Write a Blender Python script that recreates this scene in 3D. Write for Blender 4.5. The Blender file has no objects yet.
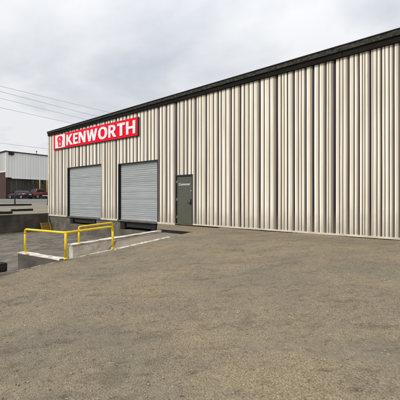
import bpy, bmesh, math, random
import numpy as np
from mathutils import Vector, Matrix
R = math.radians
random.seed(7); rng = np.random.default_rng(7)
S = bpy.context.scene
C = bpy.data.collections.new('place'); S.collection.children.link(C)

# ------------------------------------------------------------------ materials
def mat(name, col, col2=None, scale=4.0, detail=6, rough=.85, bump=0, bscale=None, stretch=(1,1,1), lo=.35, hi=.65,
        metal=0, attr=None, spots=None, spec=.3, space='Object'):
    """two-tone noise colour, optional third tone in blotches, optional vertex colour, bump"""
    m = bpy.data.materials.new(name); m.use_nodes = True
    N = m.node_tree.nodes; L = m.node_tree.links
    b = N['Principled BSDF']
    b.inputs['Roughness'].default_value = rough; b.inputs['Metallic'].default_value = metal
    b.inputs['Specular IOR Level'].default_value = spec
    tc = N.new('ShaderNodeTexCoord'); mp = N.new('ShaderNodeMapping'); mp.inputs['Scale'].default_value = stretch
    L.new(tc.outputs[space], mp.inputs[0])
    nz = N.new('ShaderNodeTexNoise'); nz.inputs['Scale'].default_value = scale; nz.inputs['Detail'].default_value = detail
    L.new(mp.outputs[0], nz.inputs['Vector'])
    rp = N.new('ShaderNodeValToRGB'); rp.color_ramp.elements[0].position = lo; rp.color_ramp.elements[1].position = hi
    c2 = col2 or tuple(c*.8 for c in col)
    rp.color_ramp.elements[0].color = (*c2, 1); rp.color_ramp.elements[1].color = (*col, 1)
    L.new(nz.outputs['Fac'], rp.inputs[0]); out = rp.outputs[0]
    if spots:
        sc, p0, p1, c3, st = spots
        mp2 = N.new('ShaderNodeMapping'); mp2.inputs['Scale'].default_value = st; L.new(tc.outputs[space], mp2.inputs[0])
        n2 = N.new('ShaderNodeTexNoise'); n2.inputs['Scale'].default_value = sc; n2.inputs['Detail'].default_value = 7
        n2.inputs['Roughness'].default_value = .62
        L.new(mp2.outputs[0], n2.inputs['Vector'])
        r2 = N.new('ShaderNodeValToRGB'); r2.color_ramp.elements[0].position = p0; r2.color_ramp.elements[1].position = p1
        L.new(n2.outputs['Fac'], r2.inputs[0])
        mx = N.new('ShaderNodeMixRGB'); L.new(r2.outputs[0], mx.inputs[0]); L.new(out, mx.inputs[1]); mx.inputs[2].default_value = (*c3, 1)
        out = mx.outputs[0]
    if attr:
        at = N.new('ShaderNodeAttribute'); at.attribute_name = attr
        mx = N.new('ShaderNodeMixRGB'); mx.blend_type = 'MULTIPLY'; mx.inputs[0].default_value = 1
        L.new(out, mx.inputs[1]); L.new(at.outputs['Color'], mx.inputs[2]); out = mx.outputs[0]
    L.new(out, b.inputs['Base Color'])
    if bump:
        n3 = N.new('ShaderNodeTexNoise'); n3.inputs['Scale'].default_value = bscale or scale*4; n3.inputs['Detail'].default_value = 8
        L.new(mp.outputs[0], n3.inputs['Vector'])
        bp = N.new('ShaderNodeBump'); bp.inputs['Strength'].default_value = 1; bp.inputs['Distance'].default_value = bump
        L.new(n3.outputs['Fac'], bp.inputs['Height']); L.new(bp.outputs[0], b.inputs['Normal'])
    return m

def gravel_mat():
    m = mat('gravel', (.325,.266,.182), (.165,.136,.093), 60, 12, .95, .02, 70, spots=(.5,.47,.72,(.20,.178,.136),(.75,1.5,1)), lo=.33, hi=.66, spec=.12)
    N = m.node_tree.nodes; L = m.node_tree.links; b = N['Principled BSDF']
    src = b.inputs['Base Color'].links[0].from_socket
    tc = next(n for n in N if n.type == 'TEX_COORD')
    def layer(src, scale, lo, hi, a, bcol, rot=None, st=(1,1,1)):
        v = tc.outputs['Object']
        if rot is not None:
            r0 = N.new('ShaderNodeMapping'); r0.inputs['Rotation'].default_value = (0,0,rot); L.new(v, r0.inputs[0]); v = r0.outputs[0]
        mp = N.new('ShaderNodeMapping'); mp.inputs['Scale'].default_value = st; L.new(v, mp.inputs[0])
        n = N.new('ShaderNodeTexNoise'); n.inputs['Scale'].default_value = scale; n.inputs['Detail'].default_value = 6; n.inputs['Roughness'].default_value = .6; L.new(mp.outputs[0], n.inputs['Vector'])
        r = N.new('ShaderNodeValToRGB'); r.color_ramp.elements[0].position = lo; r.color_ramp.elements[1].position = hi
        r.color_ramp.elements[0].color = (*a,1); r.color_ramp.elements[1].color = (*bcol,1); L.new(n.outputs['Fac'], r.inputs[0])
        x = N.new('ShaderNodeMixRGB'); x.blend_type = 'MULTIPLY'; x.inputs[0].default_value = 1; L.new(src, x.inputs[1]); L.new(r.outputs[0], x.inputs[2]); return x.outputs[0]
    src = layer(src, 1.3, .38, .60, (.84,.86,.92), (1.05,1.03,1.0), R(-44), (.45,1,1))      # blue grey worn patches
    src = layer(src, 3.6, .33, .45, (.74,.745,.77), (1,1,1), R(-47), (.45,1.25,1))             # shallow ruts
    src = layer(src, 9, .30, .42, (.68,.68,.69), (1,1,1), R(-50), (.5,1.2,1))                # small dark scuffs
    src = layer(src, 14, .35, .65, (.90,.90,.90), (1.08,1.08,1.06))                          # fist sized mottling
    src = layer(src, 150, .30, .60, (.62,.62,.62), (1.2,1.19,1.16))                          # grit
    L.new(src, b.inputs['Base Color']); return m

M = {}
M['siding'] = mat('rib_shade_siding', (1,1,1), (.86,.85,.83), 1.6, 8, .55, attr='tone', stretch=(3,3,.35), lo=.3, hi=.6,
                  spots=(2.5,.60,.80,(.62,.56,.48),(5,5,.25)))  # rib highlight and shade come in through the tone attribute
M['cream'] = mat('cream_trim', (.66,.61,.5), (.5,.45,.37), 3, rough=.6)
M['fascia_dark'] = mat('dark_fascia', (.016,.0145,.013), (.010,.009,.008), 1.2, rough=.85, spec=.08, stretch=(1,4,4), spots=(1.5,.55,.75,(.028,.026,.023),(.4,3,3)))
M['fascia_grey'] = mat('weathered_gutter', (.058,.053,.047), (.02,.0185,.016), 5, rough=.85, spec=.1, stretch=(1,1.5,2.2), bump=.01, spots=(9,.5,.7,(.095,.088,.078),(1,1,1.5)))
M['roofing'] = mat('roofing', (.12,.12,.12), (.08,.08,.08), 2)
M['dark_metal'] = mat('dark_metal', (.02,.023,.026), (.012,.013,.015), 6, rough=.55)
M['black_rubber'] = mat('black_rubber', (.014,.014,.015), (.025,.024,.023), 9, rough=.8)
M['slat'] = mat('grey_slat', (.385,.405,.41), (.335,.35,.355), 1.5, rough=.5, stretch=(.6,1,6), attr='tone', spots=(1.2,.55,.8,(.30,.30,.29),(1,1,2.5)))
M['olive'] = mat('olive_door_paint', (.092,.094,.072), (.078,.08,.062), 2.5, rough=.5, spots=(6,.62,.8,(.06,.06,.048),(1,1,.4)))
M['steel'] = mat('steel', (.55,.55,.54), (.4,.4,.4), 20, rough=.35, metal=.8)
M['white_paint'] = mat('white_paint', (.82,.82,.81), (.76,.76,.75), 3, rough=.5)
M['sign_red'] = mat('sign_red', (.86,.002,.022), (.80,.002,.02), .7, rough=.55, spec=.08)
M['concrete_dark'] = mat('weathered_concrete', (.115,.10,.08), (.068,.06,.049), 1.5, 8, .92, .01, 14,
                         spots=(1.3,.5,.72,(.045,.041,.034),(1,1,.5)))
M['concrete_light'] = mat('pale_concrete', (.74,.67,.56), (.55,.49,.40), 3.5, 8, .9, .008, 30, spots=(4,.55,.75,(.28,.245,.195),(1,1,1)))
M['concrete_cap'] = mat('white_edge_concrete', (.70,.66,.58), (.46,.42,.35), 5, 8, .9, .008, 30, spots=(4.5,.52,.64,(.26,.225,.17),(1,1,1)))
M['concrete_mid'] = mat('grey_concrete', (.155,.138,.112), (.085,.076,.062), 2, 8, .92, .01, 14, spots=(1.6,.5,.75,(.075,.068,.056),(1.3,1.3,.4)))
M['kerb'] = mat('worn_kerb', (.70,.66,.58), (.42,.38,.31), 6, 8, .9, .008, 30, attr='tone', spots=(7,.5,.62,(.27,.23,.175),(1,1,1)))
M['gravel'] = gravel_mat()
M['stone'] = mat('small_stones', (1,1,1), (.7,.7,.7), 12, rough=.95, attr='tone', spec=.15)
M['well_asphalt'] = mat('well_asphalt', (.155,.135,.108), (.085,.075,.061), 1.6, 12, .9, .02, 45, stretch=(1.1,.8,1), spots=(3.5,.5,.62,(.20,.176,.14),(1.2,.7,1)))
M['lot'] = mat('lot_gravel', (.25,.215,.16), (.17,.15,.115), .6, 9, .95, .02, 20, stretch=(1.5,.4,1), spots=(.35,.5,.7,(.11,.1,.085),(2,.4,1)))
M['road'] = mat('road_asphalt', (.165,.155,.14), (.12,.113,.103), .6, 8, .9, stretch=(2,.3,1))
M['verge'] = mat('dry_verge', (.22,.17,.085), (.12,.12,.05), 1.2, rough=.95)
M['timber'] = mat('creosote_timber', (.03,.026,.022), (.012,.011,.01), 6, rough=.9, stretch=(1,.3,1), bump=.01)
M['rail'] = mat('yellow_rail_paint', (.86,.60,.008), (.78,.52,.007), 6, rough=.45, spots=(9,.60,.70,(.40,.24,.02),(1,1,.5)))
M['plate'] = mat('rusty_yellow_plate', (.30,.17,.03), (.2,.11,.03), 8, rough=.7)
M['ochre'] = mat('ochre_paint', (.62,.36,.04), (.45,.25,.03), 8, rough=.6)
M['bwhite'] = mat('pale_metal_cladding', (.93,.93,.90), (.86,.86,.84), .5, rough=.6, stretch=(1,1,.2), attr='tone')
M['bgrey'] = mat('grey_boards', (.115,.108,.09), (.07,.066,.056), .5, rough=.9, stretch=(1,1.5,.4), attr='tone')
M['glass_dark'] = mat('dark_glass', (.012,.013,.015), (.02,.021,.024), 2, rough=.12, spec=.6)
M['car_black'] = mat('black_car_paint', (.013,.013,.015), (.01,.01,.011), 2, rough=.35, spec=.25)
M['car_red'] = mat('red_car_paint', (.105,.008,.012), (.075,.006,.009), 2, rough=.3, spec=.4)
M['chrome'] = mat('chrome', (.6,.6,.6), (.5,.5,.5), 3, rough=.2, metal=1)
M['lamp_red'] = mat('red_lens', (.6,.015,.03), (.5,.01,.02), 8, rough=.2)
M['cable'] = mat('cable', (.12,.12,.125), (.04,.04,.045), 3)
M['ochre_post'] = mat('yellow_post_paint', (.72,.50,.20), (.58,.38,.13), 3, rough=.7)

def dirt_foot(m, z0, z1, col):
    """dust splashed up the foot of a wall, broken by noise"""
    N = m.node_tree.nodes; L = m.node_tree.links; b = N['Principled BSDF']; src = b.inputs['Base Color'].links[0].from_socket
    tc = next(n for n in N if n.type == 'TEX_COORD'); sp = N.new('ShaderNodeSeparateXYZ'); L.new(tc.outputs['Object'], sp.inputs[0])
    n = N.new('ShaderNodeTexNoise'); n.inputs['Scale'].default_value = 2.2; n.inputs['Detail'].default_value = 8; L.new(tc.outputs['Object'], n.inputs['Vector'])
    a = N.new('ShaderNodeMath'); a.operation = 'MULTIPLY_ADD'; L.new(n.outputs['Fac'], a.inputs[0]); a.inputs[1].default_value = -.9; L.new(sp.outputs[2], a.inputs[2])
    r = N.new('ShaderNodeMapRange'); r.inputs['From Min'].default_value = z0; r.inputs['From Max'].default_value = z1; r.inputs['To Min'].default_value = .55; r.inputs['To Max'].default_value = 0
    L.new(a.outputs[0], r.inputs['Value'])
    x = N.new('ShaderNodeMixRGB'); L.new(r.outputs[0], x.inputs[0]); L.new(src, x.inputs[1]); x.inputs[2].default_value = (*col,1); L.new(x.outputs[0], b.inputs['Base Color'])
dirt_foot(M['siding'], -.5, .35, (.20,.17,.125))

def brick_mat():
    m = bpy.data.materials.new('dark_red_brick'); m.use_nodes = True
    N = m.node_tree.nodes; L = m.node_tree.links; b = N['Principled BSDF']; b.inputs['Roughness'].default_value = .9
    tc = N.new('ShaderNodeTexCoord'); mp = N.new('ShaderNodeMapping'); mp.inputs['Rotation'].default_value = (R(90),0,0)
    br = N.new('ShaderNodeTexBrick'); br.inputs['Scale'].default_value = 2.2
    br.inputs['Color1'].default_value = (.055,.014,.011,1); br.inputs['Color2'].default_value = (.04,.011,.009,1); br.inputs['Mortar'].default_value = (.06,.045,.038,1)
    br.inputs['Mortar Size'].default_value = .012
    L.new(tc.outputs['Object'], mp.inputs[0]); L.new(mp.outputs[0], br.inputs[0]); L.new(br.outputs[0], b.inputs['Base Color'])
    return m
M['brick'] = brick_mat()

# ------------------------------------------------------------------ helpers
def link(name, me, m, parent=None):
    if m is not None and not me.materials: me.materials.append(m)
    o = bpy.data.objects.new(name, me); C.objects.link(o)
    if parent is not None: o.parent = parent
    return o
def obj(name, bm, m, parent=None, smooth=False, recalc=True):
    if recalc: bmesh.ops.recalc_face_normals(bm, faces=bm.faces[:])
    me = bpy.data.meshes.new(name); bm.to_mesh(me); bm.free()
    if smooth:
        for p in me.polygons: p.use_smooth = True
    return link(name, me, m, parent)
def thing(name, label, cat, loc=(0,0,0), rz=0, group=None):
    o = bpy.data.objects.new(name, None); C.objects.link(o); o.location = loc; o.rotation_euler = (0,0,rz)
    o.empty_display_size = .2
    return tag(o, label, cat, group)
def tag(o, label, cat, group=None):
    o['label'] = label; o['category'] = cat
    if group: o['group'] = group
    return o
def struct(o): o['kind'] = 'structure'; return o
def box(bm, x0, x1, y0, y1, z0, z1, bevel=0):
    t = bmesh.new(); bmesh.ops.create_cube(t, size=1)
    for v in t.verts: v.co = Vector(((x0+x1)/2+v.co.x*(x1-x0), (y0+y1)/2+v.co.y*(y1-y0), (z0+z1)/2+v.co.z*(z1-z0)))
    if bevel: bmesh.ops.bevel(t, geom=t.edges[:], offset=bevel, segments=2, affect='EDGES')
    me = bpy.data.meshes.new('tmp'); t.to_mesh(me); t.free(); bm.from_mesh(me); bpy.data.meshes.remove(me)
    return bm
def boxo(name, m, parent, *a, bevel=0): return obj(name, box(bmesh.new(), *a, bevel=bevel), m, parent)
def hexa(bm, bot, top):
    v = [bm.verts.new(p) for p in bot] + [bm.verts.new(p) for p in top]; n = len(bot)
    bm.faces.new(v[:n][::-1]); bm.faces.new(v[n:])
    for i in range(n): bm.faces.new((v[i], v[(i+1)%n], v[n+(i+1)%n], v[n+i]))
    return bm
def rough_bm(bm, cuts, amp, seed):
    """chip and wobble a concrete or timber block"""
    long = [e for e in bm.edges if e.calc_length() > .5]
    bmesh.ops.subdivide_edges(bm, edges=long, cuts=cuts, use_grid_fill=True)
    r = random.Random(seed)
    for v in bm.verts: v.co += Vector((r.uniform(-amp,amp), r.uniform(-amp,amp), r.uniform(-amp,amp)))
    return bm
def tube(bm, pts, r, seg=10, cap=True):
    pts = [Vector(p) for p in pts]; rings = []; up = None
    for i, p in enumerate(pts):
        a = (pts[i]-pts[i-1]).normalized() if i else (pts[1]-pts[0]).normalized()
        b = (pts[i+1]-pts[i]).normalized() if i < len(pts)-1 else a
        t = (a+b).normalized()
        if up is None: up = Vector((0,0,1)) if abs(t.z) < .9 else Vector((1,0,0))
        u = t.cross(up).normalized(); w = u.cross(t).normalized(); up = w
        k = 1/max(.5, a.dot(t))
        rings.append([bm.verts.new(p + (u*math.cos(q)+w*math.sin(q))*r*(k if 0 else 1)) for q in [2*math.pi*j/seg for j in range(seg)]])
    for A, B in zip(rings, rings[1:]):
        for j in range(seg): bm.faces.new((A[j], A[(j+1)%seg], B[(j+1)%seg], B[j]))
    if cap: bm.faces.new(rings[0][::-1]); bm.faces.new(rings[-1])
    return bm
def bend(pts, rad=.06, n=5):
    """round the corners of a polyline"""
    P = [Vector(p) for p in pts]; out = [P[0]]
    for i in range(1, len(P)-1):
        a = (P[i-1]-P[i]).normalized(); b = (P[i+1]-P[i]).normalized()
        s = P[i]+a*rad; e = P[i]+b*rad
        for k in range(n+1):
            t = k/n; out.append(s*(1-t)**2 + P[i]*2*t*(1-t) + e*t*t)
    out.append(P[-1]); return out
def set_tone(me, cols):
    at = me.color_attributes.new('tone', 'FLOAT_COLOR', 'CORNER')
    arr = np.ones((len(me.loops), 4), dtype=np.float32)
    for p in me.polygons: arr[p.loop_start:p.loop_start+p.loop_total, :3] = cols[p.index]
    at.data.foreach_set('color', arr.ravel())
def curve_mesh(name, loops, depth, m, parent, M4):
    """filled outline with holes, extruded"""
    cu = bpy.data.curves.new(name, 'CURVE'); cu.dimensions = '2D'; cu.fill_mode = 'BOTH'; cu.extrude = depth/2
    for lp in loops:
        sp = cu.splines.new('POLY'); sp.points.add(len(lp)-1)
        for p, q in zip(sp.points, lp): p.co = (q[0], q[1], 0, 1)
        sp.use_cyclic_u = True
    tmp = bpy.data.objects.new('tmp', cu); C.objects.link(tmp)
    dg = bpy.context.evaluated_depsgraph_get()
    me = bpy.data.meshes.new_from_object(tmp.evaluated_get(dg)); bpy.data.objects.remove(tmp)
    me.name = name; me.transform(M4); me.materials.clear()
    return link(name, me, m, parent)

# ------------------------------------------------------------------ ground
def gz(n):                                   # the gravel yard falls gently away from the wall
    t = max(0, n-1.9); return -.05 + .034*max(0, 1-n/.3)*(1+.0*t) - .054*min(t, 9) - .01*max(0, min(t-9, 20))
def lz(d):                                   # the far lot climbs away from the retaining wall
    t = min(1, max(0, d)/32); return .05 + .9*t*t*(3-2*t)
EDGE = 13.72                                 # x of the gravel edge above the stair well

def wob(x, y):
    return (.012*math.sin(1.9*x+.8*y+1)+.010*math.sin(3.1*y-1.3*x)+.006*math.sin(6.7*x+2.2)*math.sin(5.9*y)+.004*math.sin(13*x-4*y)*math.sin(11*y+3*x))
xs = [EDGE+.055*i for i in range(190)]; xs += [xs[-1]+.5*1.28**k for k in range(1, 26)]
ns = [.0+.055*i for i in range(200)]; ns += [ns[-1]+.5*1.28**k for k in range(1, 26)]
bm = bmesh.new(); g = []
for i, n in enumerate(ns):
    row = []
    for j, x in enumerate(xs):
        z = gz(n)
        if n < .1 and x < 30: z += .012*math.sin(1.7*x)*math.sin(.6*x+1)+random.uniform(-.006,.006)
        if j and i and n < 11.5 and x < 25: z += wob(x, -n)*min(1, (x-EDGE)/.3) + random.gauss(0, .0028)
        row.append(bm.verts.new((x, -n, z)))
    g.append(row)
for i in range(len(ns)-1):
    for j in range(len(xs)-1): bm.faces.new((g[i][j], g[i+1][j], g[i+1][j+1], g[i][j+1]))
struct(obj('gravel_yard', bm, M['gravel'], smooth=True))
# apron of the same gravel in front of the entry door
poly = [(10.42,0),(EDGE,0),(EDGE,-1.62),(13.1,-1.62),(12.2,-1.66),(11.5,-1.22),(10.8,-.5),(10.42,-.12)]
ap = hexa(bmesh.new(), [(x+ (0.05 if 0 else 0),y,-1.1) for x,y in poly], [(x,y,-.048) for x,y in poly])
struct(obj('entry_apron_ground', ap, M['gravel']))
# truck well
bm = bmesh.new(); xw = [0, 2,4,6,8,10,12,EDGE]; nw = [0,2,4,6,8,10,15,20,30,60,150,600]
def wz(n): return -1.0 if n <= 10 else (-1.0+.6*min(1,(n-10)/20))
g = [[bm.verts.new((x,-n,wz(n))) for x in xw] for n in nw]
for i in range(len(nw)-1):
    for j in range(len(xw)-1): bm.faces.new((g[i][j], g[i+1][j], g[i+1][j+1], g[i][j+1]))
struct(obj('truck_well_ground', bm, M['well_asphalt']))
# far lot
bm = bmesh.new(); ds = [.24+.5*k for k in range(70)]+[40,60,100,200,600]; yl = [-600,-200,-80,-40,-20,-10,0,10,20,30,40,60,80,200,600]
g = [[bm.verts.new((-d, y, lz(d))) for y in yl] for d in ds]
for i in range(len(ds)-1):
    for j in range(len(yl)-1): bm.faces.new((g[i][j], g[i][j+1], g[i+1][j+1], g[i+1][j]))
struct(obj('far_lot_ground', bm, M['lot']))
bm = bmesh.new(); g = [bm.verts.new(p) for p in ((-.24,.0,-.05),(600,0,-.05),(600,600,-.05),(-.24,600,-.05))]; bm.faces.new(g)
struct(obj('back_yard_ground', bm, M['lot']))
def strip(name, d0, d1, y0, y1, m, dz):
    bm = bmesh.new(); k = 24
    a = [[bm.verts.new((-(d0+(d1-d0)*i/k), y, lz(d0+(d1-d0)*i/k)+dz)) for y in (y0,y1)] for i in range(k+1)]
    for i in range(k): bm.faces.new((a[i][0], a[i][1], a[i+1][1], a[i+1][0]))
    return struct(obj(name, bm, m))
strip('street_road', 17.2, 36.5, -200, 200, M['road'], .006)
strip('dry_grass_verge', 37.5, 41.4, -60, 12.0, M['verge'], .03)

# scattered loose stones on the yard
def stones():
    base = np.array([(1,0,0),(-1,0,0),(0,1,0),(0,-1,0),(0,0,.7),(0,0,-.7)], float)
    fc = np.array([(0,2,4),(2,1,4),(1,3,4),(3,0,4),(2,0,5),(1,2,5),(3,1,5),(0,3,5)])
    P = []; 
    cam = np.array([20.22,-9.66])
    while len(P) < 21000:
        x = rng.uniform(EDGE+.06, 24); n = rng.uniform(.25, 9.2)
        a, b = x-20.22, n-9.66
        X = .792*a-.61*b; Y = -.61*a-.792*b
        if Y < 1.2 or abs(X/Y) > .8: continue
        if rng.random() > min(1, 4.0/Y): continue
        s = (.003+.0085*rng.random()**3.2)
        P.append((x, n, s))
    V = np.empty((len(P)*6,3)); F = np.empty((len(P)*8,3), int); col = np.empty((len(P)*8,3))
    for i, (x,n,s) in enumerate(P):
        q = base*(s*rng.uniform(.6,1.3,3))*(1+.25*rng.standard_normal((6,1)))
        a = rng.uniform(0,6.28); c, d = math.cos(a), math.sin(a)
        V[i*6:i*6+6] = np.c_[q[:,0]*c-q[:,1]*d+x, q[:,0]*d+q[:,1]*c-n, q[:,2]+gz(n)+(wob(x,-n) if n<11 else 0)*min(1,(x-EDGE)/.3)+s*.2]
        F[i*8:i*8+8] = fc+i*6
        t = rng.random(); k = .6+.75*rng.random()
        cc = np.array((.31,.265,.19))*(1-t)+np.array((.25,.225,.185))*t
        if rng.random() < .008: cc = np.array((.42,.38,.31))
        col[i*8:i*8+8] = cc*k
    me = bpy.data.meshes.new('loose_stones'); me.from_pydata(V.tolist(), [], F.tolist()); me.update()
    set_tone(me, col)
    o = link('loose_stones', me, M['stone']); o['kind'] = 'stuff'
    tag(o, 'small loose stones scattered over the gravel yard', 'gravel')
stones()

# ------------------------------------------------------------------ warehouse
WL = 42.0                                   # length of the long wall, metres
W = thing('warehouse', 'long warehouse clad in cream ribbed metal, rib shade painted in brown stripes, with two grey roller doors', 'warehouse')
OPEN = [(2.40,5.94,2.97), (7.42,10.30,2.86), (11.40,12.38,2.10)]
STR = [(0.4,1),(0.86,2),(1.32,1),(1.75,2),(2.12,1),(2.54,2),(2.94,1),(3.34,1),(3.72,2),(4.1,1),(4.46,2),(4.82,1),(5.16,1),(5.5,2),(5.83,1),(6.02,1),(6.29,2),(6.51,1),(6.76,1),(6.98,1),(7.24,3),(7.53,1),(7.82,1),(8.09,2),(8.36,1),(8.63,1),(8.89,2),(9.14,1),(9.39,1),(9.63,2),(9.87,1),(10.1,1),(10.36,3),(10.61,1),(10.86,2),(11.08,1),(11.41,3),(11.66,1),(11.9,1),(12.09,2),(12.3,1),(12.51,3),(12.68,1),(12.83,1),(13.06,3),(13.22,1),(13.43,1),(13.64,3),(13.8,2),(14.0,1),(14.22,3),(14.38,2),(14.62,3),(14.8,2),(14.99,1),(15.17,1),(15.4,3),(15.59,1),(15.79,1),(16.03,4),(16.21,2),(16.43,1),(16.63,3),(16.8,1),(17.02,2),(17.24,4),(17.44,1),(17.63,2),(17.87,4),(18.04,1),(18.27,2),(18.43,1),(18.55,3),(18.65,1),(18.83,3),(18.91,1),(19.01,1),(19.11,3),(19.2,1),(19.3,1),(19.4,3),(19.53,1),(19.65,1),(19.8,3)]
while STR[-1][0] < WL-.3:
    STR.append((STR[-1][0]+random.uniform(.09,.17), random.choice((1,1,2,3))))
def fas0(s): return 5.10+.0045*s
def siding():
    segs = []                               # (x0, y0, x1, y1, colour)
    white = (1.0,.97,.90); cream = (.78,.705,.565); tan = (.27,.23,.18); taupe = (.11,.092,.082); brown = (.026,.021,.02); black = (.012,.010,.010); olive = (.21,.195,.155)  # cream is the paint; the other tones put rib highlight and shade into colour
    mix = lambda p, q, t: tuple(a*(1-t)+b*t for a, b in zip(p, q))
    def rib(a, L, first):                   # one light rib: highlight painted on leading edge, cream face, shade painted on trailing flank
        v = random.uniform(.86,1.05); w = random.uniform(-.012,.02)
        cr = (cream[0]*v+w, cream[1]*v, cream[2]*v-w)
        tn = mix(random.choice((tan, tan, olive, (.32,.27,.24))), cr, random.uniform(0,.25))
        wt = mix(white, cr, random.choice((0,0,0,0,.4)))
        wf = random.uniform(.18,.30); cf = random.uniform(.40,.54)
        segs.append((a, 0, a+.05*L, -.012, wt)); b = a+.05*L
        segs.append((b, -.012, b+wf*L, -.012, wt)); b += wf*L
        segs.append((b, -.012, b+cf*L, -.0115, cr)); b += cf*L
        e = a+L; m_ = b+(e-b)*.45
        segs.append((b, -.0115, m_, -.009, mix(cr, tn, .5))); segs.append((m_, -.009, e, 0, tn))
    prev = .0
    for s, st in STR:
        pitch = s-prev
        wd = {1:.13,2:.19,3:.25,4:.33}[st]*min(pitch,.36)*(1.95 if s < 12.6 else 1.3)
        dep = {1:.010,2:.018,3:.026,4:.03}[st]
        wide = st >= 2; wd *= 1.38 if wide else 1
        L = s-wd/2-prev
        k = max(1, round(L/(.19 if s < 12.6 else max(.078, .15-.0102*(s-12.6)))))
        cw = [random.uniform(.8,1.25) for _ in range(k)]; T = sum(cw); a = prev
        for q in range(k):
            l = L*cw[q]/T
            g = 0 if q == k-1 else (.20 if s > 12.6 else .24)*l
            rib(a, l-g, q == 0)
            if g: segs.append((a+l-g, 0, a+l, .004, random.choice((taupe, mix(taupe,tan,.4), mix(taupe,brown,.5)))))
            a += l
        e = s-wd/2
        dk = {1: random.choice((taupe, mix(taupe,brown,.5), brown)), 2: random.choice((brown, brown, mix(taupe,brown,.6))), 3: random.choice((brown, black)), 4: brown}[st]  # dark groove colour stands in for shade
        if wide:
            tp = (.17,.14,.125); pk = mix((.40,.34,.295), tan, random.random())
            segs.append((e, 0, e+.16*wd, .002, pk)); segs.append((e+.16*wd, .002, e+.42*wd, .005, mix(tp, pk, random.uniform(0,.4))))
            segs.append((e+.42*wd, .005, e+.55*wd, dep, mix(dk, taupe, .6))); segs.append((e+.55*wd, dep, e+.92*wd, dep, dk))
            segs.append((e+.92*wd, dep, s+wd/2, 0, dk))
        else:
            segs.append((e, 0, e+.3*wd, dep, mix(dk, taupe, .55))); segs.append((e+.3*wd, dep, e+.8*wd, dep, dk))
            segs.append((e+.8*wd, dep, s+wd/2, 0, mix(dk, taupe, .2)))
        prev = s+wd/2
    bm = bmesh.new(); cols = []
    NV = 12
    def warp(x, z): return .0022*math.sin(2.3*x+.9*z)+.0014*math.sin(2.6*z+9*x)+.0010*math.sin(17*x+1.9*z)
    def quad(xa, ya, xb, yb, z0, c):
        za, zb = fas0(xa)+.2, fas0(xb)+.2
        pl = []
        for i in range(NV+1):
            t = i/NV
            p = [(xa, ya, z0+(za-z0)*t), (xb, yb, z0+(zb-z0)*t)]
            pl.append([bm.verts.new((x+.6*warp(x,z), y+warp(x+3,z)-.004, z)) for x, y, z in p])
        for p, q in zip(pl, pl[1:]):
            bm.faces.new((p[0],p[1],q[1],q[0])); cols.append(c)
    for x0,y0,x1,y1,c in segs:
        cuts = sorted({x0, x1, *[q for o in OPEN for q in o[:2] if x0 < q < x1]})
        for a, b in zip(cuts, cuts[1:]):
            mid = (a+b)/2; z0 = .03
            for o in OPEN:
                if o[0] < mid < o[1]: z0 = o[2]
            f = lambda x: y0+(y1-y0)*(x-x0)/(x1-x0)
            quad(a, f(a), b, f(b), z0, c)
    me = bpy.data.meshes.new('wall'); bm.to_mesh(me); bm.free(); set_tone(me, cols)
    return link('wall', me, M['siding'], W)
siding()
D = 28.0
for x, sg in ((0,-1),(WL,1)):               # end walls, ribbed the same way but plain
    bm = bmesh.new()
    for k in range(int(D/.3)):
        y = .06+k*.3
        for a, b, c, d in ((0,.02,.2,.02),(.2,.02,.22,0),(.22,0,.28,0),(.28,0,.3,.02)):
            bm.faces.new([bm.verts.new(p) for p in ((x+sg*b,y+a,-.0),(x+sg*d,y+c,0),(x+sg*d,y+c,5.5),(x+sg*b,y+a,5.5))])
    obj('end_wall', bm, M['cream'], W, recalc=False)
boxo('back_wall', M['cream'], W, 0, WL, D+.1, D+.3, -.05, 5.6)
boxo('corner_trim', M['cream'], W, -.05, .10, -.035, .06, .03, 5.3)
# roof
bm = bmesh.new(); hexa(bm, [(0,-.01,5.36),(WL+.3,-.01,5.6),(WL+.3,D+.5,5.6),(0,D+.5,5.36)], [(0,-.01,5.49),(WL+.3,-.01,5.78),(WL+.3,D+.5,6.0),(0,D+.5,5.7)])
obj('roof', bm, M['roofing'], W)
def band(name, m, y0, y1, za0, za1, ka=.0035, kb=.0035):        # long strip that follows the slight fall of the eave
    bm = bmesh.new(); xs_ = [.0 + (WL+.3)*i/14 for i in range(15)]; jr = random.Random(len(name))
    for a, b in zip(xs_, xs_[1:]):
        j = .012 if name == 'fascia' else .004
        y0 = y0+jr.uniform(-.004,.004)
        hexa(bm, [(a,y0,za0+ka*a),(b-j,y0,za0+ka*b),(b-j,y1,za0+ka*b),(a,y1,za0+ka*a)], [(a,y0,za1+kb*a),(b-j,y0,za1+kb*b),(b-j,y1,za1+kb*b),(a,y1,za1+kb*a)])
    return obj(name, bm, m, W)
band('fascia', M['fascia_dark'], -.085, -.014, 5.228, 5.375, .0035, .0045)
band('gutter', M['fascia_grey'], -.125, -.014, 5.378, 5.478, .0045, .0070)
band('drip_edge', M['dark_metal'], -.145, -.014, 5.481, 5.503, .0070, .0070)
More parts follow.
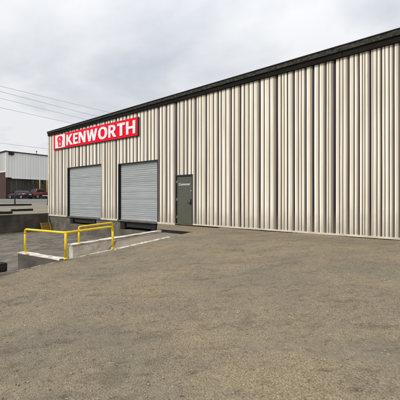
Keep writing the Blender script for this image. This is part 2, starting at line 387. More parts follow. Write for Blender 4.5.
# foundation with pits for the dock levellers
bm = bmesh.new()
PITS = [(2.75,5.5,-.42),(7.62,10.28,-.46)]
xc = [0.0]
for a,b,z in PITS: xc += [a,b]
for a, b in ((0.0,PITS[0][0]),(PITS[0][1],PITS[1][0]),(PITS[1][1],EDGE+.3)): box(bm, a, b, -.03, .6, -1.1, -.045)
for a, b, z in PITS: box(bm, a+.002, b-.002, -.028, .615, -1.1, z)
obj('foundation', bm, M['concrete_mid'], W)
bm = bmesh.new()
for a,b in ((-.02,2.4),(5.94,7.42)): box(bm, a, b, -.075, .0, -.05, .028, .004)
box(bm, 10.30, 11.40, -.045, .0, -.05, .028, .004); box(bm, 12.38, WL, -.045, .0, -.004, .05, .004)
obj('base_flashing', bm, M['cream'], W)
bm = bmesh.new()
for x0, x1 in ((2.4,5.94),(7.42,10.30)): box(bm, x0+.003, x1-.003, -.09, .3, -.058, .0, .004)
obj('dock_sill', bm, M['concrete_mid'], W)
boxo('dock_back', M['black_rubber'], W, .5, 11, .62, .7, -1.1, 0)
for i, ((x0,x1,h), (p0,p1,pz)) in enumerate(zip(OPEN[:2], PITS)):
    bm = bmesh.new(); cols = []; z = .03; y = .085
    rr = random.Random(i)
    while z < h:
        c = rr.choice((1,1,.96,.93,.86))*rr.uniform(.96,1.04); hgt = .098
        prof = [(0,0),(.02,-.006),(.06,-.008),(.085,-.003),(.09,.003),(.098,.002)]; gapk = rr.choice((.9,.85,.8,.6,.42))
        for (a,b),(c1,d) in zip(prof, prof[1:]):
            za, zb = min(z+a,h), min(z+c1,h)
            if zb <= za: continue
            f = bm.faces.new([bm.verts.new(p) for p in ((x0,y+b,za),(x1,y+b,za),(x1,y+d,zb),(x0,y+d,zb))])
            k = c*(gapk if a >= .085 else 1)
            cols.append((k,k,k))
        z += hgt
    me = bpy.data.meshes.new('roller_door'); bm.to_mesh(me); bm.free(); set_tone(me, cols)
    rd = link('roller_door', me, M['slat'], W)
    bm = bmesh.new()
    box(bm, x0-.01, x0+.06, -.02, .24, .0, h+.02, .003); box(bm, x1-.02, x1+.008, -.018, .24, .0, h+.02, .003)
    box(bm, x0+.062, x1-.022, -.02, .24, h-.03, h+.02, .003)
    obj('door_frame', bm, M['dark_metal'], rd)
    bm = bmesh.new(); box(bm, x0+.065, x0+.11, .05, .066, .06, h-.04); obj('guide_rail', bm, M['dark_metal'], rd)
    bm = bmesh.new(); box(bm, x0+.115, x1-.03, .05, .08, .004, .05, .004); obj('bottom_bar', bm, M['steel'], rd)
    lv = boxo('dock_leveler', M['dark_metal'], W, p0+.1, p1-.1, .02, .5, -.16, -.075, bevel=.006)
    for q in (p0+.06, p1-.36):
        bm = bmesh.new()
        for k in range(6): box(bm, q+k*.05, q+k*.05+.046, -.05, .05, pz+.03, -.12, .005)
        obj('dock_bumper', bm, M['black_rubber'], lv)
    bm = bmesh.new(); box(bm, p0+.42, p1-.42, .02, .05, -.34, -.17, .006); obj('leveler_lip', bm, M['black_rubber'], lv)
# entry door
x0, x1, h = OPEN[2]
ed = boxo('entry_door', M['olive'], W, x0+.06, x1-.06, .015, .06, .03, h-.055, bevel=.003)
bm = bmesh.new(); box(bm, x0, x0+.055, -.024, .1, .0, h+.01, .003); box(bm, x1-.055, x1, -.024, .1, 0, h+.01, .003); box(bm, x0+.056, x1-.056, -.024, .1, h-.05, h+.01, .003)
obj('door_frame', bm, M['dark_metal'], ed)
boxo('threshold', M['concrete_mid'], ed, x0-.02, x1+.02, -.05, .1, -.015, .024, bevel=.003)
bm = bmesh.new(); box(bm, x1-.175, x1-.105, -.002, .014, .84, 1.08, .006); box(bm, x1-.30, x1-.13, -.05, -.028, .90, .935, .008); box(bm, x1-.155, x1-.125, -.03, 0, .90, .935)
obj('door_handle', bm, M['dark_metal'], ed)
bm = bmesh.new(); bmesh.ops.create_cone(bm, segments=20, radius1=.038, radius2=.032, depth=.03, cap_ends=True, matrix=Matrix.Translation((x1-.10,.0,1.42)) @ Matrix.Rotation(R(90),4,'X'))
obj('deadbolt', bm, M['steel'], ed)
for hz in (.30, 1.06, 1.82):
    bm = bmesh.new(); tube(bm, [(x0+.058,-.006,hz-.055),(x0+.058,-.006,hz+.055)], .011, 8); box(bm, x0+.066, x0+.10, .006, .0148, hz-.05, hz+.05); obj('hinge', bm, M['steel'], ed)
fc = bpy.data.curves.new('lettering', 'FONT'); fc.body = 'Customer'; fc.size = .145; fc.offset = .0015; fc.space_character = 1.08; fc.extrude = .002; fc.align_x = 'CENTER'
tmp = bpy.data.objects.new('tmp', fc); C.objects.link(tmp)
me = bpy.data.meshes.new_from_object(tmp.evaluated_get(bpy.context.evaluated_depsgraph_get())); bpy.data.objects.remove(tmp)
me.transform(Matrix.Translation(((x0+x1)/2+.0, .011, 1.66)) @ Matrix.Rotation(R(90),4,'X')); me.materials.clear()
link('lettering', me, M['white_paint'], ed)

# ------------------------------------------------------------------ sign
SX0, SX1 = .83, 9.06
def szt(x): return 5.153-.016*(x-SX0)
def szb(x): return 4.214-.0129*(x-SX0)
sg = thing('wall_sign', 'long red sign board with white capital letters fixed high on the ribbed wall', 'sign', (SX0,-.02,4.2))
inv = sg.matrix_basis.inverted
def part(o): o.data.transform(Matrix.Translation((-SX0,.02,-4.2))); return o
def board(name, a, b, t0, t1, y0, y1, m):
    f = lambda x, t: szb(x)+(szt(x)-szb(x))*t
    bm = hexa(bmesh.new(), [(a,y0,f(a,t0)),(b,y0,f(b,t0)),(b,y1,f(b,t0)),(a,y1,f(a,t0))], [(a,y0,f(a,t1)),(b,y0,f(b,t1)),(b,y1,f(b,t1)),(a,y1,f(a,t1))])
    return part(obj(name, bm, m, sg))
board('sign_frame', SX0, SX1, 0, 1, -.085, -.02, M['dark_metal'])
board('red_panel', SX0+.01, SX1-.06, .03, .995, -.095, -.086, M['sign_red'])
board('white_panel', SX0+.22, SX0+1.44, .09, .955, -.102, -.096, M['white_paint'])
def ell(cx, cy, rx, ry, n=40, p=2.25):
    o = []
    for k in range(n):
        a = 2*math.pi*k/n; c, s = math.cos(a), math.sin(a)
        o.append((cx+rx*math.copysign(abs(c)**(2/p), c), cy+ry*math.copysign(abs(s)**(2/p), s)))
    return o
def arc(cx, cy, r, ry, a0, a1, n=12): return [(cx+r*math.cos(R(a0+(a1-a0)*k/n)), cy+ry*math.sin(R(a0+(a1-a0)*k/n))) for k in range(n+1)]
t = .215
GL = {
 'K': (.80, [[(0,0),(0,1),(t,1),(t,.60),(.50,1),(.79,1),(.43,.545),(.83,0),(.54,0),(t+.03,.415),(t,.38),(t,0)]]),
 'E': (.60, [[(0,0),(0,1),(.58,1),(.58,.81),(t,.81),(t,.60),(.53,.60),(.53,.415),(t,.415),(t,.19),(.59,.19),(.59,0)]]),
 'N': (.84, [[(0,0),(0,1),(.25,1),(.60,.40),(.60,1),(.82,1),(.82,0),(.58,0),(.22,.62),(.22,0)]]),
 'W': (1.20, [[(.23,0),(0,1),(.24,1),(.365,.36),(.49,1),(.70,1),(.825,.36),(.95,1),(1.19,1),(.955,0),(.715,0),(.595,.58),(.475,0)]]),
 'O': (.96, [ell(.47,.5,.47,.52), ell(.47,.5,.225,.33)[::-1]]),
 'R': (.76, [[(0,0),(0,1),(.34,1)]+arc(.38,.70,.31,.30,80,-60)+[(.52,.40),(.77,0),(.49,0),(.28,.375),(t,.375),(t,0)],
             [(t,.82)]+arc(.35,.69,.115,.13,90,-90)+[(t,.56)]]),
 'T': (.72, [[(.235,0),(.235,.80),(0,.80),(0,1),(.71,1),(.71,.80),(.475,.80),(.475,0)]]),
 'H': (.82, [[(0,0),(0,1),(t,1),(t,.60),(.57,.60),(.57,1),(.57+t,1),(.57+t,0),(.57,0),(.57,.405),(t,.405),(t,0)]]),
}
word = 'KENWORTH'; gap = .085
tot = sum(GL[c][0] for c in word)+gap*(len(word)-1)
LX0, LX1 = 2.46, 8.90; k = (LX1-LX0)/tot; x = LX0
for c in word:
    w, lp = GL[c]
    m4 = Matrix.Identity(4)
    o = curve_mesh('letter', lp, .02, M['white_paint'], sg, Matrix.Rotation(R(90),4,'X'))
    for v in o.data.vertices:
        X = x+v.co.x*k
        b0, b1 = szb(X), szt(X); v.co.x = X; v.co.z = b0+(b1-b0)*(.155+.70*v.co.z); v.co.y += -.108
    part(o); x += (w+gap)*k
# emblem: a tall shield pinched above an oval foot, two letters stacked inside
def sub(c, cx, cy, sx, sy):
    return [[(cx+(px_-GL[c][0]/2)*sx, cy+(py_-.5)*sy) for px_, py_ in lp] for lp in GL[c][1]][0]
em = [[(-.26,1),(.26,1),(.33,.93),(.47,.85),(.47,.60),(.37,.50),(.35,.10),(.27,0),(-.27,0),(-.35,.10),(-.37,.50),(-.47,.60),(-.47,.85),(-.33,.93)],
      sub('K',0,.735,.50,.30), sub('W',0,.27,.42,.30), [(-.20,.53),(-.20,.49),(.20,.49),(.20,.53)]]
o = curve_mesh('emblem', em, .012, M['sign_red'], sg, Matrix.Rotation(R(90),4,'X'))
for v in o.data.vertices:
    X = SX0+.83+v.co.x*.66; b0, b1 = szb(X), szt(X); v.co.x = X; v.co.z = b0+(b1-b0)*(.17+.70*v.co.z); v.co.y += -.109
part(o)

# ------------------------------------------------------------------ walls of the truck well
rw = thing('retaining_wall', 'stained concrete retaining wall at the far left end of the truck well', 'wall', (-.12,-.05,-1.0))
bm = bmesh.new(); hexa(bm, [(-.25,-.04,-1.1),(0,-.04,-1.1),(0,-26,-1.1),(-.25,-26,-1.1)], [(-.25,-.04,.075),(0,-.04,.075),(0,-26,.0),(-.25,-26,.0)]); rough_bm(bm, 30, .006, 1)
for v in bm.verts: v.co -= rw.location
obj('wall', bm, M['concrete_dark'], rw)
bm = bmesh.new(); hexa(bm, [(-.45,-.04,.078),(.03,-.04,.078),(.03,-26,.004),(-.45,-26,.004)], [(-.45,-.04,.13),(.03,-.04,.13),(.03,-26,.055),(-.45,-26,.055)]); rough_bm(bm, 30, .008, 2)
for v in bm.verts: v.co -= rw.location
obj('coping', bm, M['lot'], rw)
# stub wall parallel to the building
a = thing('stub_wall', 'low dark concrete wall stub with white painted top under the corner handrail', 'wall', (12.8,-6.35,-1.0))
bm = hexa(bmesh.new(), [(11.38,-6.26,-1.1),(13.6,-6.26,-1.1),(13.6,-6.08,-1.1),(11.38,-6.08,-1.1)], [(11.38,-6.26,-.375),(13.6,-6.26,-.285),(13.6,-6.08,-.285),(11.38,-6.08,-.375)]); rough_bm(bm, 6, .008, 3)
for v in bm.verts: v.co -= a.location
obj('wall', bm, M['concrete_dark'], a)
bm = hexa(bmesh.new(), [(11.36,-6.265,-.372),(13.6,-6.265,-.282),(13.6,-6.075,-.282),(11.36,-6.075,-.372)], [(11.36,-6.265,-.345),(13.6,-6.265,-.255),(13.6,-6.075,-.255),(11.36,-6.075,-.345)]); rough_bm(bm, 8, .005, 4)
for v in bm.verts: v.co -= a.location
obj('coping', bm, M['concrete_cap'], a)
# wall on the far side of the ramp
b = thing('ramp_wall', 'pale concrete side wall of the sunken ramp, holding the short yellow rail', 'wall', (12.55,-4,-1.0))
bm = hexa(bmesh.new(), [(12.43,-5.40,-1.1),(12.63,-5.40,-1.1),(12.63,-2.08,-1.1),(12.43,-2.08,-1.1)], [(12.43,-5.40,-.165),(12.63,-5.40,-.165),(12.63,-2.08,-.075),(12.43,-2.08,-.075)]); rough_bm(bm, 8, .007, 5)
for v in bm.verts: v.co -= b.location
obj('wall', bm, M['concrete_light'], b)
bm = hexa(bmesh.new(), [(12.41,-5.43,-.155),(12.65,-5.43,-.155),(12.65,-2.10,-.065),(12.41,-2.10,-.065)], [(12.41,-5.43,-.125),(12.65,-5.43,-.125),(12.65,-2.10,-.035),(12.41,-2.10,-.035)]); rough_bm(bm, 10, .006, 6)
for v in bm.verts: v.co -= b.location
obj('coping', bm, M['concrete_cap'], b)
# ramp floor
bm = bmesh.new(); pr = [(1.60,-.62),(1.93,-.6),(1.95,-.115),(3.2,-.135),(4.05,-.175),(4.25,-.36),(4.9,-.8),(5.4,-.985),(6.22,-.992)]
g = [[bm.verts.new((x,-n,z)) for x in (12.60,13.62)] for n,z in pr]
for p, q in zip(g, g[1:]): bm.faces.new((p[0],p[1],q[1],q[0]))
struct(obj('sunken_ramp_path', bm, M['lot']))
# curb along the gravel edge
bm = bmesh.new(); nn = [2.85+.045*k for k in range(110)]; r5 = random.Random(5); rows = []
for n in nn:
    z = gz(n)+r5.uniform(.006,.016); x0 = 13.655+r5.uniform(-.004,.004); x1 = (13.785 if n < 4.9 else 13.722)+r5.uniform(-.012,.008)
    rows.append([bm.verts.new(p) for p in ((x0,-n,-1.1),(x0,-n,z-.015),(x0+.01,-n,z),(x1,-n,z),(x1+.03,-n,z-.07))])
for p, q in zip(rows, rows[1:]):
    for j in range(4): bm.faces.new((p[j],p[j+1],q[j+1],q[j]))
bm.faces.new(rows[0]); bm.faces.new(rows[-1][::-1])
cb = obj('kerb', bm, M['kerb'])
set_tone(cb.data, [((lambda n: 1.0 if n < 5.3 else max(.38, 1-.75*(n-5.3)))(-p.center.y),)*3 for p in cb.data.polygons]); tag(cb, 'worn pale concrete kerb along the edge of the gravel yard', 'kerb')
bm = bmesh.new(); box(bm, 13.58, 13.80, -12, -7.8, -1.1, -.36); rough_bm(bm, 8, .01, 8)
cb = obj('edge_wall', bm, M['concrete_dark']); tag(cb, 'dark earth stained edge wall beneath the black timber', 'wall')
bm = bmesh.new(); box(bm, 12.2, 13.70, -1.69, -1.625, -1.1, -.056)  # black strip added to stand for the drop shade under the apron edge
cb = obj('painted_shade_strip', bm, M['timber']); tag(cb, 'short black strip painting the shade below the apron edge at the head of the sunken ramp', 'shade strip')

# timber at the yard edge and sleepers on the far lot
tm = boxo('timber', M['timber'], None, -.11, .11, -1.1, 1.1, 0, .17, bevel=.012); tm.location = (13.62, -8.44, -.28); tm.rotation_euler = (R(-1.5),0,R(2))
tag(tm, 'black squared timber lying at the left edge of the gravel yard', 'timber')
for i, (x, y, ln, lab) in enumerate(((-5.0, 0.33, 1.5, 'dark timber sleeper lying just beyond the retaining wall beside the warehouse corner'),
                             (-2.3, -3.2, 3.6, 'dark timber sleeper on the far lot nearest the left edge of the photo'),
                             (-12.5, -.9, 10.2, 'long dark timber sleeper farthest back on the lot, near the street'))):
    o = obj('sleeper', rough_bm(box(bmesh.new(), -.13, .13, -ln/2, ln/2, 0, .17), 9, .018, i), M['timber'])
    o.location = (x, y, lz(-x)-.01); o.rotation_euler = (0,0,R((1.5,-2,.6)[i])); tag(o, lab, 'timber', 'timber sleepers on the far lot')

# ------------------------------------------------------------------ handrails
h1 = thing('handrail', 'yellow tube guard rail with three posts turning a corner over the sunken ramp', 'handrail', (13.68,-6.35,-.22))
P1, P2, P3 = (11.60,-6.17), (13.68,-6.16), (13.68,-4.90)
rel = lambda p: Vector(p)-h1.location
top = bend([(P1[0],P1[1],.16),(P1[0],P1[1],.285),(P2[0]-.02,P2[1],.335),(P3[0],P3[1],.385),(P3[0],P3[1],.26)], .10)
obj('rail', tube(bmesh.new(), [rel(p) for p in top], .027, 12), M['rail'], h1, True)
for (x, y), zb, zt in ((P1,-.345,.165),(P2,-.26,.322),(P3,-.19,.265)):
    o = obj('post', tube(bmesh.new(), [rel((x,y,zb)), rel((x,y,zt))], .0268, 12), M['rail'], h1, True)
    bm = bmesh.new(); bmesh.ops.create_cone(bm, segments=16, radius1=.05, radius2=.035, depth=.03, cap_ends=True, matrix=Matrix.Translation(rel((x,y,zb+.02)))); obj('post_foot', bm, M['rail'], o)
h2 = thing('handrail', 'short yellow tube hoop rail standing on the pale ramp wall', 'handrail', (12.55,-4.65,-.13))
rel2 = lambda p: Vector(p)-h2.location
Q1, Q2 = (12.53,-5.17), (12.60,-4.13)
top = bend([(Q1[0],Q1[1],.20),(Q1[0],Q1[1],.33),(Q2[0],Q2[1],.38),(Q2[0],Q2[1],.24)], .06)
obj('rail', tube(bmesh.new(), [rel2(p) for p in top], .025, 12), M['rail'], h2, True)
for (x, y), zb, zt in ((Q1,-.14,.21),(Q2,-.11,.25)):
    o = obj('post', tube(bmesh.new(), [rel2((x,y,zb)), rel2((x,y,zt))], .0248, 12), M['rail'], h2, True)
    bm = bmesh.new(); bmesh.ops.create_cone(bm, segments=16, radius1=.045, radius2=.032, depth=.03, cap_ends=True, matrix=Matrix.Translation(rel2((x,y,zb+.02)))); obj('post_foot', bm, M['rail'], o)

# yellow dock plate leaning against the retaining wall
dp = thing('dock_plate', 'rusty yellow dock plate with raised edges leaning on the retaining wall', 'dock plate', (.32,.03-.1,-1.0))
dp.location = (.10,.35-.32-.1,-1.0); dp.location = (.12,-.12,-1.0)
dp.location = (.14, 9.66-9.66-.0, -1.0)
dp.location = (.14, -.35, -1.0)
tilt = Matrix.Rotation(R(-28),4,'Y')
bm = box(bmesh.new(), -.012,.012,-.27,.27,0,.52); bm.transform(Matrix.Translation((.30,0,0)) @ tilt); obj('plate', bm, M['plate'], dp)
for y in (-.28,.28):
    bm = box(bmesh.new(), -.02,.07,y-.02,y+.02,-.0,.56,.006); bm.transform(Matrix.Translation((.30,0,0)) @ tilt); obj('side_rail', bm, M['ochre'], dp)
bm = box(bmesh.new(), -.02,.05,-.258,.258,.50,.54,.006); bm.transform(Matrix.Translation((.30,0,0)) @ tilt); obj('top_rail', bm, M['ochre'], dp)

# ------------------------------------------------------------------ far building
B = thing('street_building', 'pale metal clad commercial building across the street with grey board base and brick end', 'building', (-41.6,12.1,.95))
def bpart(name, bm, m, par=None, recalc=True, cols=None):
    for v in bm.verts: v.co -= B.location
    o = obj(name, bm, m, par or B, recalc=recalc)
    if cols is not None: set_tone(o.data, cols)
    return o
BX, BY, BT = -41.6, 12.1, 9.62
def ribs(axis, fixed, a0, a1, z0, z1, pitch, depth, sgn, lo=.85):
    bm = bmesh.new(); cols = []; a = a0; r = random.Random(int(z0*10))
    while a < a1-.01:
        k = r.uniform(lo,1.0)
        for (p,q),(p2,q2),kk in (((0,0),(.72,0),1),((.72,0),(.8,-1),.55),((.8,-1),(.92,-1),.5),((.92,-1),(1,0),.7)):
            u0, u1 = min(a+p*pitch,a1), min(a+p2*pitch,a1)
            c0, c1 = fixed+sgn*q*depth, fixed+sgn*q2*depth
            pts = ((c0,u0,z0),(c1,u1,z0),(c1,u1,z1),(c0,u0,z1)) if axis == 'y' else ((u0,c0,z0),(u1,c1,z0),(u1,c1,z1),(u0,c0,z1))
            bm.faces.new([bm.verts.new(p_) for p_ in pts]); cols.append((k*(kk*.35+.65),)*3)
        a += pitch
    return bm, cols
bm, cols = ribs('y', BX, BY+.05, 62, 4.9, BT, .48, .04, 1, .95); bpart('cladding', bm, M['bwhite'], recalc=False, cols=cols)
bm, cols = ribs('y', BX-.5, BY+.05, 16.65, .8, 4.82, .30, .04, 1, .7); bpart('board_wall', bm, M['bgrey'], recalc=False, cols=cols)
bm, cols = ribs('y', BX-.5, 16.65, 62, .8, 3.95, .30, .04, 1, .7); bpart('board_wall', bm, M['bgrey'], recalc=False, cols=cols)
bm = bmesh.new(); box(bm, BX-.9, BX-.75, 16.65, 62, 3.95, 4.75); wn = bpart('window_band', bm, M['glass_dark'])
for k in range(6): bpart('mullion', box(bmesh.new(), BX-.74, BX-.62, 16.7+k*1.5, 16.78+k*1.5, 3.96, 4.74), M['dark_metal'], wn)
bm = bmesh.new(); box(bm, BX-.55, BX+.05, BY+1.0, 62, 4.74, 4.895); bpart('soffit_beam', bm, M['bwhite'], cols=[(.9,.9,.9)]*6)
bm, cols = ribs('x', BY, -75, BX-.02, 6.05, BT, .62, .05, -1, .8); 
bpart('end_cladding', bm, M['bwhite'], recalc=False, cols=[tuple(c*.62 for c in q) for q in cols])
bm = box(bmesh.new(), -75, BX-.05, BY+.02, BY+.3, .7, 5.9); bpart('brick_wall', bm, M['brick'])
bm = box(bmesh.new(), -75, BX-.04, BY-.06, BY+.3, 5.905, 6.045); bpart('sill_band', bm, M['white_paint'])
bm = box(bmesh.new(), BX-.12, BX+.03, BY-.03, BY+.12, 4.9, BT); bpart('corner_trim', bm, M['white_paint'])
bm = box(bmesh.new(), -75.2, BX+.2, BY-.2, 62.2, BT+.005, BT+.16); bpart('roof', bm, M['fascia_grey'])
bm = box(bmesh.new(), BX-.35, BX+.34, 12.55, 13.35, BT-.55, BT+.0, .08); bpart('roof_vent', bm, M['dark_metal'])
bm = bmesh.new(); tube(bm, [(BX-.3,17.6,BT+.1),(BX-.3,17.6,BT+.75)], .06, 8); tube(bm, [(BX-.3,17.6,BT+.70),(BX-.3,17.6,BT+.82)], .14, 8); bpart('vent_pipe', bm, M['dark_metal'])
bm = box(bmesh.new(), -75, BX-1.2, BY+.35, 62, .7, BT); bpart('inner_wall', bm, M['fascia_dark'])
for y, lab in ((17.95,'yellow steel column under the pale cladding, standing behind the red pickup'),(19.35,'yellow steel column of the pale building, right beside the warehouse corner')):
    p = obj('column', tube(bmesh.new(), [(0,0,0),(0,0,3.78)], .11, 12), M['ochre_post'], None, True); p.location = (BX+.25,y,.95)
    tag(p, lab, 'column', 'yellow columns before the pale building')

# thin posts on the lot
for (x,y,h_,lab) in ((-13.7,3.1,1.25,'thin dark marker post standing before the black sedan'),(-12.8,6.0,.85,'short dark post close beside the warehouse corner')):
    p = thing('marker_post', lab, 'post', (x,y,lz(-x)), 0, 'dark posts on the far lot')
    obj('pole', tube(bmesh.new(), [(0,0,-.05),(0,0,h_)], .055, 10), M['dark_metal'], p, True)
    boxo('base_plate', M['dark_metal'], p, -.14,.14,-.14,.14,0,.04, bevel=.005)

# ------------------------------------------------------------------ vehicles (x forward, rear axle side at low x)
def wheel(par, x, y, r, w):
    o = obj('wheel', bmesh.new(), None, par); 
    bm = bmesh.new(); n = 28
    prof = [(r*.60,-w/2),(r*.93,-w/2),(r,-w/2+.03),(r,w/2-.03),(r*.93,w/2),(r*.60,w/2)]
    rg = [[bm.verts.new((x+q*math.cos(2*math.pi*k/n), y+d, r+q*math.sin(2*math.pi*k/n))) for k in range(n)] for q,d in prof]
    for A,Bq in zip(rg, rg[1:]):
        for k in range(n): bm.faces.new((A[k],A[(k+1)%n],Bq[(k+1)%n],Bq[k]))
    bmesh.ops.recalc_face_normals(bm, faces=bm.faces[:])
    bpy.data.objects.remove(o)
    o = obj('wheel', bm, M['black_rubber'], par, True)
    bm = bmesh.new(); s = 1 if y > 0 else -1
    bmesh.ops.create_cone(bm, segments=n, radius1=r*.60, radius2=r*.60, depth=w*.7, cap_ends=True, matrix=Matrix.Translation((x,y,r)) @ Matrix.Rotation(R(90),4,'X'))
    for k in range(5):
        a = 2*math.pi*k/5; t_ = box(bmesh.new(), -.035,.035,-.01,.01,.0,r*.56); t_.transform(Matrix.Translation((x,y+s*(w*.35+.012),r)) @ Matrix.Rotation(a,4,'Y'))
        me = bpy.data.meshes.new('t'); t_.to_mesh(me); t_.free(); bm.from_mesh(me); bpy.data.meshes.remove(me)
    obj('rim', bm, M['steel'], o)
def loft(stations, m, name, par, bev=.05):
    """stations: (x, half width bottom, half width belt, half width top, z bottom, z belt, z top)"""
    bm = bmesh.new(); rings = []
    for x,wb,wm,wt,z0,z1,z2 in stations:
        pts = [(-wb,z0),(-wm,z0+.18),(-wm,z1),(-wt,z2-.02),(-wt*.8,z2),(wt*.8,z2),(wt,z2-.02),(wm,z1),(wm,z0+.18),(wb,z0)]
        rings.append([bm.verts.new((x,y,z)) for y,z in pts])
    n = 10
    for A,Bq in zip(rings, rings[1:]):
        for k in range(n): bm.faces.new((A[k],A[(k+1)%n],Bq[(k+1)%n],Bq[k]))
    bm.faces.new(rings[0]); bm.faces.new(rings[-1][::-1])
    o = obj(name, bm, m, par)
    md = o.modifiers.new('bevel','BEVEL'); md.width = bev; md.segments = 3; md.limit_method = 'ANGLE'; md.angle_limit = R(25)
    for p in o.data.polygons: p.use_smooth = True
    return o
def pane(par, name, pts, m, th=.012):
    P = [Vector(p) for p in pts]; n = (P[1]-P[0]).cross(P[2]-P[0]).normalized()
    bm = hexa(bmesh.new(), [p-n*th for p in P], [p+n*th for p in P]); return obj(name, bm, m, par)
def arch(par, x, y, r, m):
    bm = bmesh.new(); bmesh.ops.create_cone(bm, segments=28, radius1=r, radius2=r, depth=.05, cap_ends=True, matrix=Matrix.Translation((x,y,r*.86)) @ Matrix.Rotation(R(90),4,'X'))
    return obj('wheel_arch', bm, m, par)

ca = math.atan2(-.161*-1*-1, -.987)          # nose towards the pale building
car = thing('parked_car', 'black sedan parked nose in towards the pale building, red tail lamp showing', 'car', (-33.7,12.95,.95), math.pi+R(14))
# x = 0 at rear bumper, nose at 4.7
loft([(0,.76,.84,.78,.36,.66,.92),(.12,.84,.90,.80,.30,.70,1.0),(.9,.86,.91,.80,.26,.78,1.02),(2.2,.86,.92,.80,.24,.78,.98),(3.4,.86,.91,.80,.24,.76,.95),(4.4,.82,.88,.70,.28,.66,.80),(4.7,.70,.76,.55,.36,.56,.68)], M['car_black'], 'body', car)
cabn = loft([(.55,.60,.72,.55,.96,.99,1.02),(1.15,.70,.76,.56,.94,1.0,1.42),(2.1,.72,.76,.57,.94,1.0,1.47),(2.7,.72,.76,.56,.94,1.0,1.41),(3.55,.60,.72,.55,.92,.95,.98)], M['car_black'], 'cabin', car)
for s in (-1,1):
    pane(car,'side_window',[(1.05,s*.755,1.04),(1.72,s*.765,1.04),(1.72,s*.625,1.37),(1.30,s*.625,1.36)],M['glass_dark'])
    pane(car,'side_window',[(1.80,s*.765,1.04),(2.95,s*.745,1.04),(2.62,s*.615,1.35),(1.80,s*.62,1.38)],M['glass_dark'])
    boxo('tail_lamp', M['lamp_red'], car, -.03,.30,min(s*.50,s*.90),max(s*.50,s*.90),.74,.92, bevel=.03)
    boxo('side_mirror', M['car_black'], car, 2.75,2.95,min(s*.88,s*1.06),max(s*.88,s*1.06),1.0,1.14, bevel=.03)
    for x_ in (.95,3.75): arch(car,x_,s*.885,.385,M['black_rubber']); wheel(car,x_,s*.84,.325,.21)
pane(car,'rear_window',[(.62,-.62,1.03),(.62,.62,1.03),(1.10,.50,1.39),(1.10,-.50,1.39)],M['glass_dark'])
pane(car,'windscreen',[(3.45,-.62,1.0),(3.45,.62,1.0),(2.78,.50,1.38),(2.78,-.50,1.38)],M['glass_dark'])
boxo('bumper', M['dark_metal'], car, -.06,.1,-.8,.8,.34,.56, bevel=.04)
boxo('number_plate', M['white_paint'], car, -.055,-.02,-.26,.26,.70,.82, bevel=.004)

tr = thing('pickup_truck', 'dark red pickup truck parked right of the black sedan, partly behind the warehouse corner', 'pickup truck', (-34.6,16.15,.95), math.pi+R(9))
loft([(0,.88,.93,.92,.55,.85,1.16),(.1,.90,.96,.94,.52,.85,1.18),(1.9,.90,.96,.94,.50,.85,1.18),(3.9,.90,.96,.92,.50,.85,1.14),(5.0,.88,.94,.86,.50,.80,1.08),(5.3,.80,.88,.78,.55,.76,1.0)], M['car_red'], 'body', tr)
loft([(1.75,.86,.88,.70,1.08,1.17,1.78),(1.95,.86,.90,.70,1.08,1.17,1.83),(3.2,.86,.90,.70,1.08,1.15,1.83),(3.5,.86,.90,.68,1.08,1.15,1.76),(4.15,.84,.88,.80,1.05,1.1,1.16)], M['car_red'], 'cabin', tr)
pane(tr,'rear_window',[(1.76,-.72,1.26),(1.76,.72,1.26),(1.735,.60,1.70),(1.735,-.60,1.70)],M['glass_dark'],.03)
pane(tr,'windscreen',[(4.05,-.72,1.22),(4.05,.72,1.22),(3.56,.58,1.70),(3.56,-.58,1.70)],M['glass_dark'],.03)
for s in (-1,1):
    pane(tr,'side_window',[(1.98,s*.885,1.22),(2.62,s*.885,1.22),(2.62,s*.745,1.74),(2.05,s*.745,1.74)],M['glass_dark'],.02)
    pane(tr,'side_window',[(2.72,s*.885,1.22),(3.75,s*.885,1.22),(3.42,s*.745,1.70),(2.72,s*.745,1.74)],M['glass_dark'],.02)
    boxo('tail_lamp', M['lamp_red'], tr, -.02,.06,min(s*.80,s*.95),max(s*.80,s*.95),.78,1.08, bevel=.015)
    boxo('side_mirror', M['dark_metal'], tr, 3.55,3.75,min(s*.93,s*1.16),max(s*.93,s*1.16),1.16,1.40, bevel=.03)
    for x_ in (1.05,4.25): arch(tr,x_,s*.945,.47,M['black_rubber']); wheel(tr,x_,s*.88,.39,.26)
boxo('bumper', M['chrome'], tr, -.16,.0,-.92,.92,.50,.68, bevel=.03)
bm = box(bmesh.new(), .12,1.65,-.80,.80,1.165,1.20); obj('bed_cover', bm, M['dark_metal'], tr)
boxo('number_plate', M['white_paint'], tr, -.185,-.162,-.18,.18,.53,.65, bevel=.004)

# ------------------------------------------------------------------ overhead lines
for i, (z0, z1, lab) in enumerate(((14.29,14.72,'topmost overhead wire crossing the sky left of the warehouse'),(13.6,13.35,'second overhead wire from the top in the sky'),
                     (12.78,12.35,'third overhead wire from the top in the sky'),(11.64,11.45,'fourth overhead wire from the top in the sky'),(7.5,7.62,'lowest overhead wire, just above the roof of the pale building'))):
    sl = (z1-z0)/13.0; pts = []
    for k in range(41):
        y = -36+80*k/40; q = (y-10)/40
        pts.append((-20+.15*i, y, z0+sl*(y-3.96)*(.6 if k else .6) + .55*q*q-.02))
    o = obj('power_line', tube(bmesh.new(), pts, .013, 6), M['cable'], None, True); tag(o, lab, 'wire', 'overhead wires beside the warehouse')

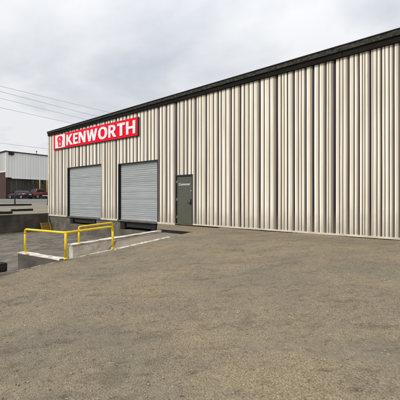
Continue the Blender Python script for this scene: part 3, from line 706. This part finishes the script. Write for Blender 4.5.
# ------------------------------------------------------------------ light, sky, camera
SUN_EL, SUN_AZ = R(40), (-.50, -.74)         # soft sun behind thin cloud, from the yard's left
sd = Vector((SUN_AZ[0], SUN_AZ[1], 0)).normalized()*math.cos(SUN_EL)+Vector((0,0,math.sin(SUN_EL)))
sun = bpy.data.lights.new('sun','SUN'); sun.energy = 2.7; sun.angle = R(16); sun.color = (1,.965,.91)
so = bpy.data.objects.new('sun', sun); C.objects.link(so); so.rotation_euler = (-sd).to_track_quat('-Z','Y').to_euler(); so.location = (0,0,30)
w = bpy.data.worlds.new('World'); S.world = w; w.use_nodes = True
N = w.node_tree.nodes; L = w.node_tree.links; N.clear()
sky = N.new('ShaderNodeTexSky'); sky.sky_type = 'NISHITA'; sky.sun_disc = False; sky.sun_elevation = SUN_EL; sky.sun_rotation = math.atan2(sd.x, sd.y)
tc = N.new('ShaderNodeTexCoord'); sp = N.new('ShaderNodeSeparateXYZ'); L.new(tc.outputs['Generated'], sp.inputs[0])
def mth(op, a, b=None):
    n = N.new('ShaderNodeMath'); n.operation = op
    for i, v in enumerate((a, b)):
        if v is None: continue
        if isinstance(v, (int,float)): n.inputs[i].default_value = v
        else: L.new(v, n.inputs[i])
    return n.outputs[0]
zc = mth('ADD', mth('MAXIMUM', sp.outputs[2], 0), .16)
cx = mth('DIVIDE', sp.outputs[0], zc); cy = mth('DIVIDE', sp.outputs[1], zc)
cmb = N.new('ShaderNodeCombineXYZ'); L.new(cx, cmb.inputs[0]); L.new(cy, cmb.inputs[1])
n1 = N.new('ShaderNodeTexNoise'); n1.inputs['Scale'].default_value = 1.15; n1.inputs['Detail'].default_value = 8; n1.inputs['Roughness'].default_value = .52; n1.inputs['Distortion'].default_value = .35
mpw = N.new('ShaderNodeMapping'); mpw.inputs['Location'].default_value = (5.4,2.9,0); L.new(cmb.outputs[0], mpw.inputs[0]); L.new(mpw.outputs[0], n1.inputs['Vector'])
cr = N.new('ShaderNodeValToRGB'); E_ = cr.color_ramp.elements
E_[0].position = .30; E_[0].color = (5.2,5.6,6.25,1); E_[1].position = .60; E_[1].color = (8.5,8.55,8.7,1)
e = cr.color_ramp.elements.new(.46); e.color = (6.9,7.15,7.55,1)
L.new(n1.outputs['Fac'], cr.inputs[0])
# overcast dome: brighter overhead than at the horizon
zen = mth('ADD', 1.0, mth('MULTIPLY', mth('POWER', mth('MAXIMUM', sp.outputs[2], 0), 3.0), 1.6))
mz = N.new('ShaderNodeVectorMath'); mz.operation = 'SCALE'; L.new(cr.outputs[0], mz.inputs[0]); L.new(zen, mz.inputs['Scale'])
mx = N.new('ShaderNodeMixRGB'); mx.inputs[0].default_value = .93; L.new(sky.outputs[0], mx.inputs[1]); L.new(mz.outputs[0], mx.inputs[2])
bg = N.new('ShaderNodeBackground'); bg.inputs[1].default_value = .1; L.new(mx.outputs[0], bg.inputs[0])
ow = N.new('ShaderNodeOutputWorld'); L.new(bg.outputs[0], ow.inputs[0])

cam = bpy.data.cameras.new('camera'); cam.lens = 27; cam.sensor_width = 36; cam.sensor_fit = 'HORIZONTAL'; cam.shift_y = -.005; cam.shift_x = -.002
cam.clip_start = .05; cam.clip_end = 3000
co = bpy.data.objects.new('camera', cam); C.objects.link(co); co.location = (20.22,-9.66,1.12); co.rotation_euler = (R(90),0,math.atan2(.61,.792))
S.camera = co
S.render.engine = 'CYCLES'; S.render.resolution_x = 1024; S.render.resolution_y = 1024
S.view_settings.view_transform = 'Standard'; S.view_settings.look = 'None'; S.view_settings.exposure = 0; S.view_settings.gamma = 1
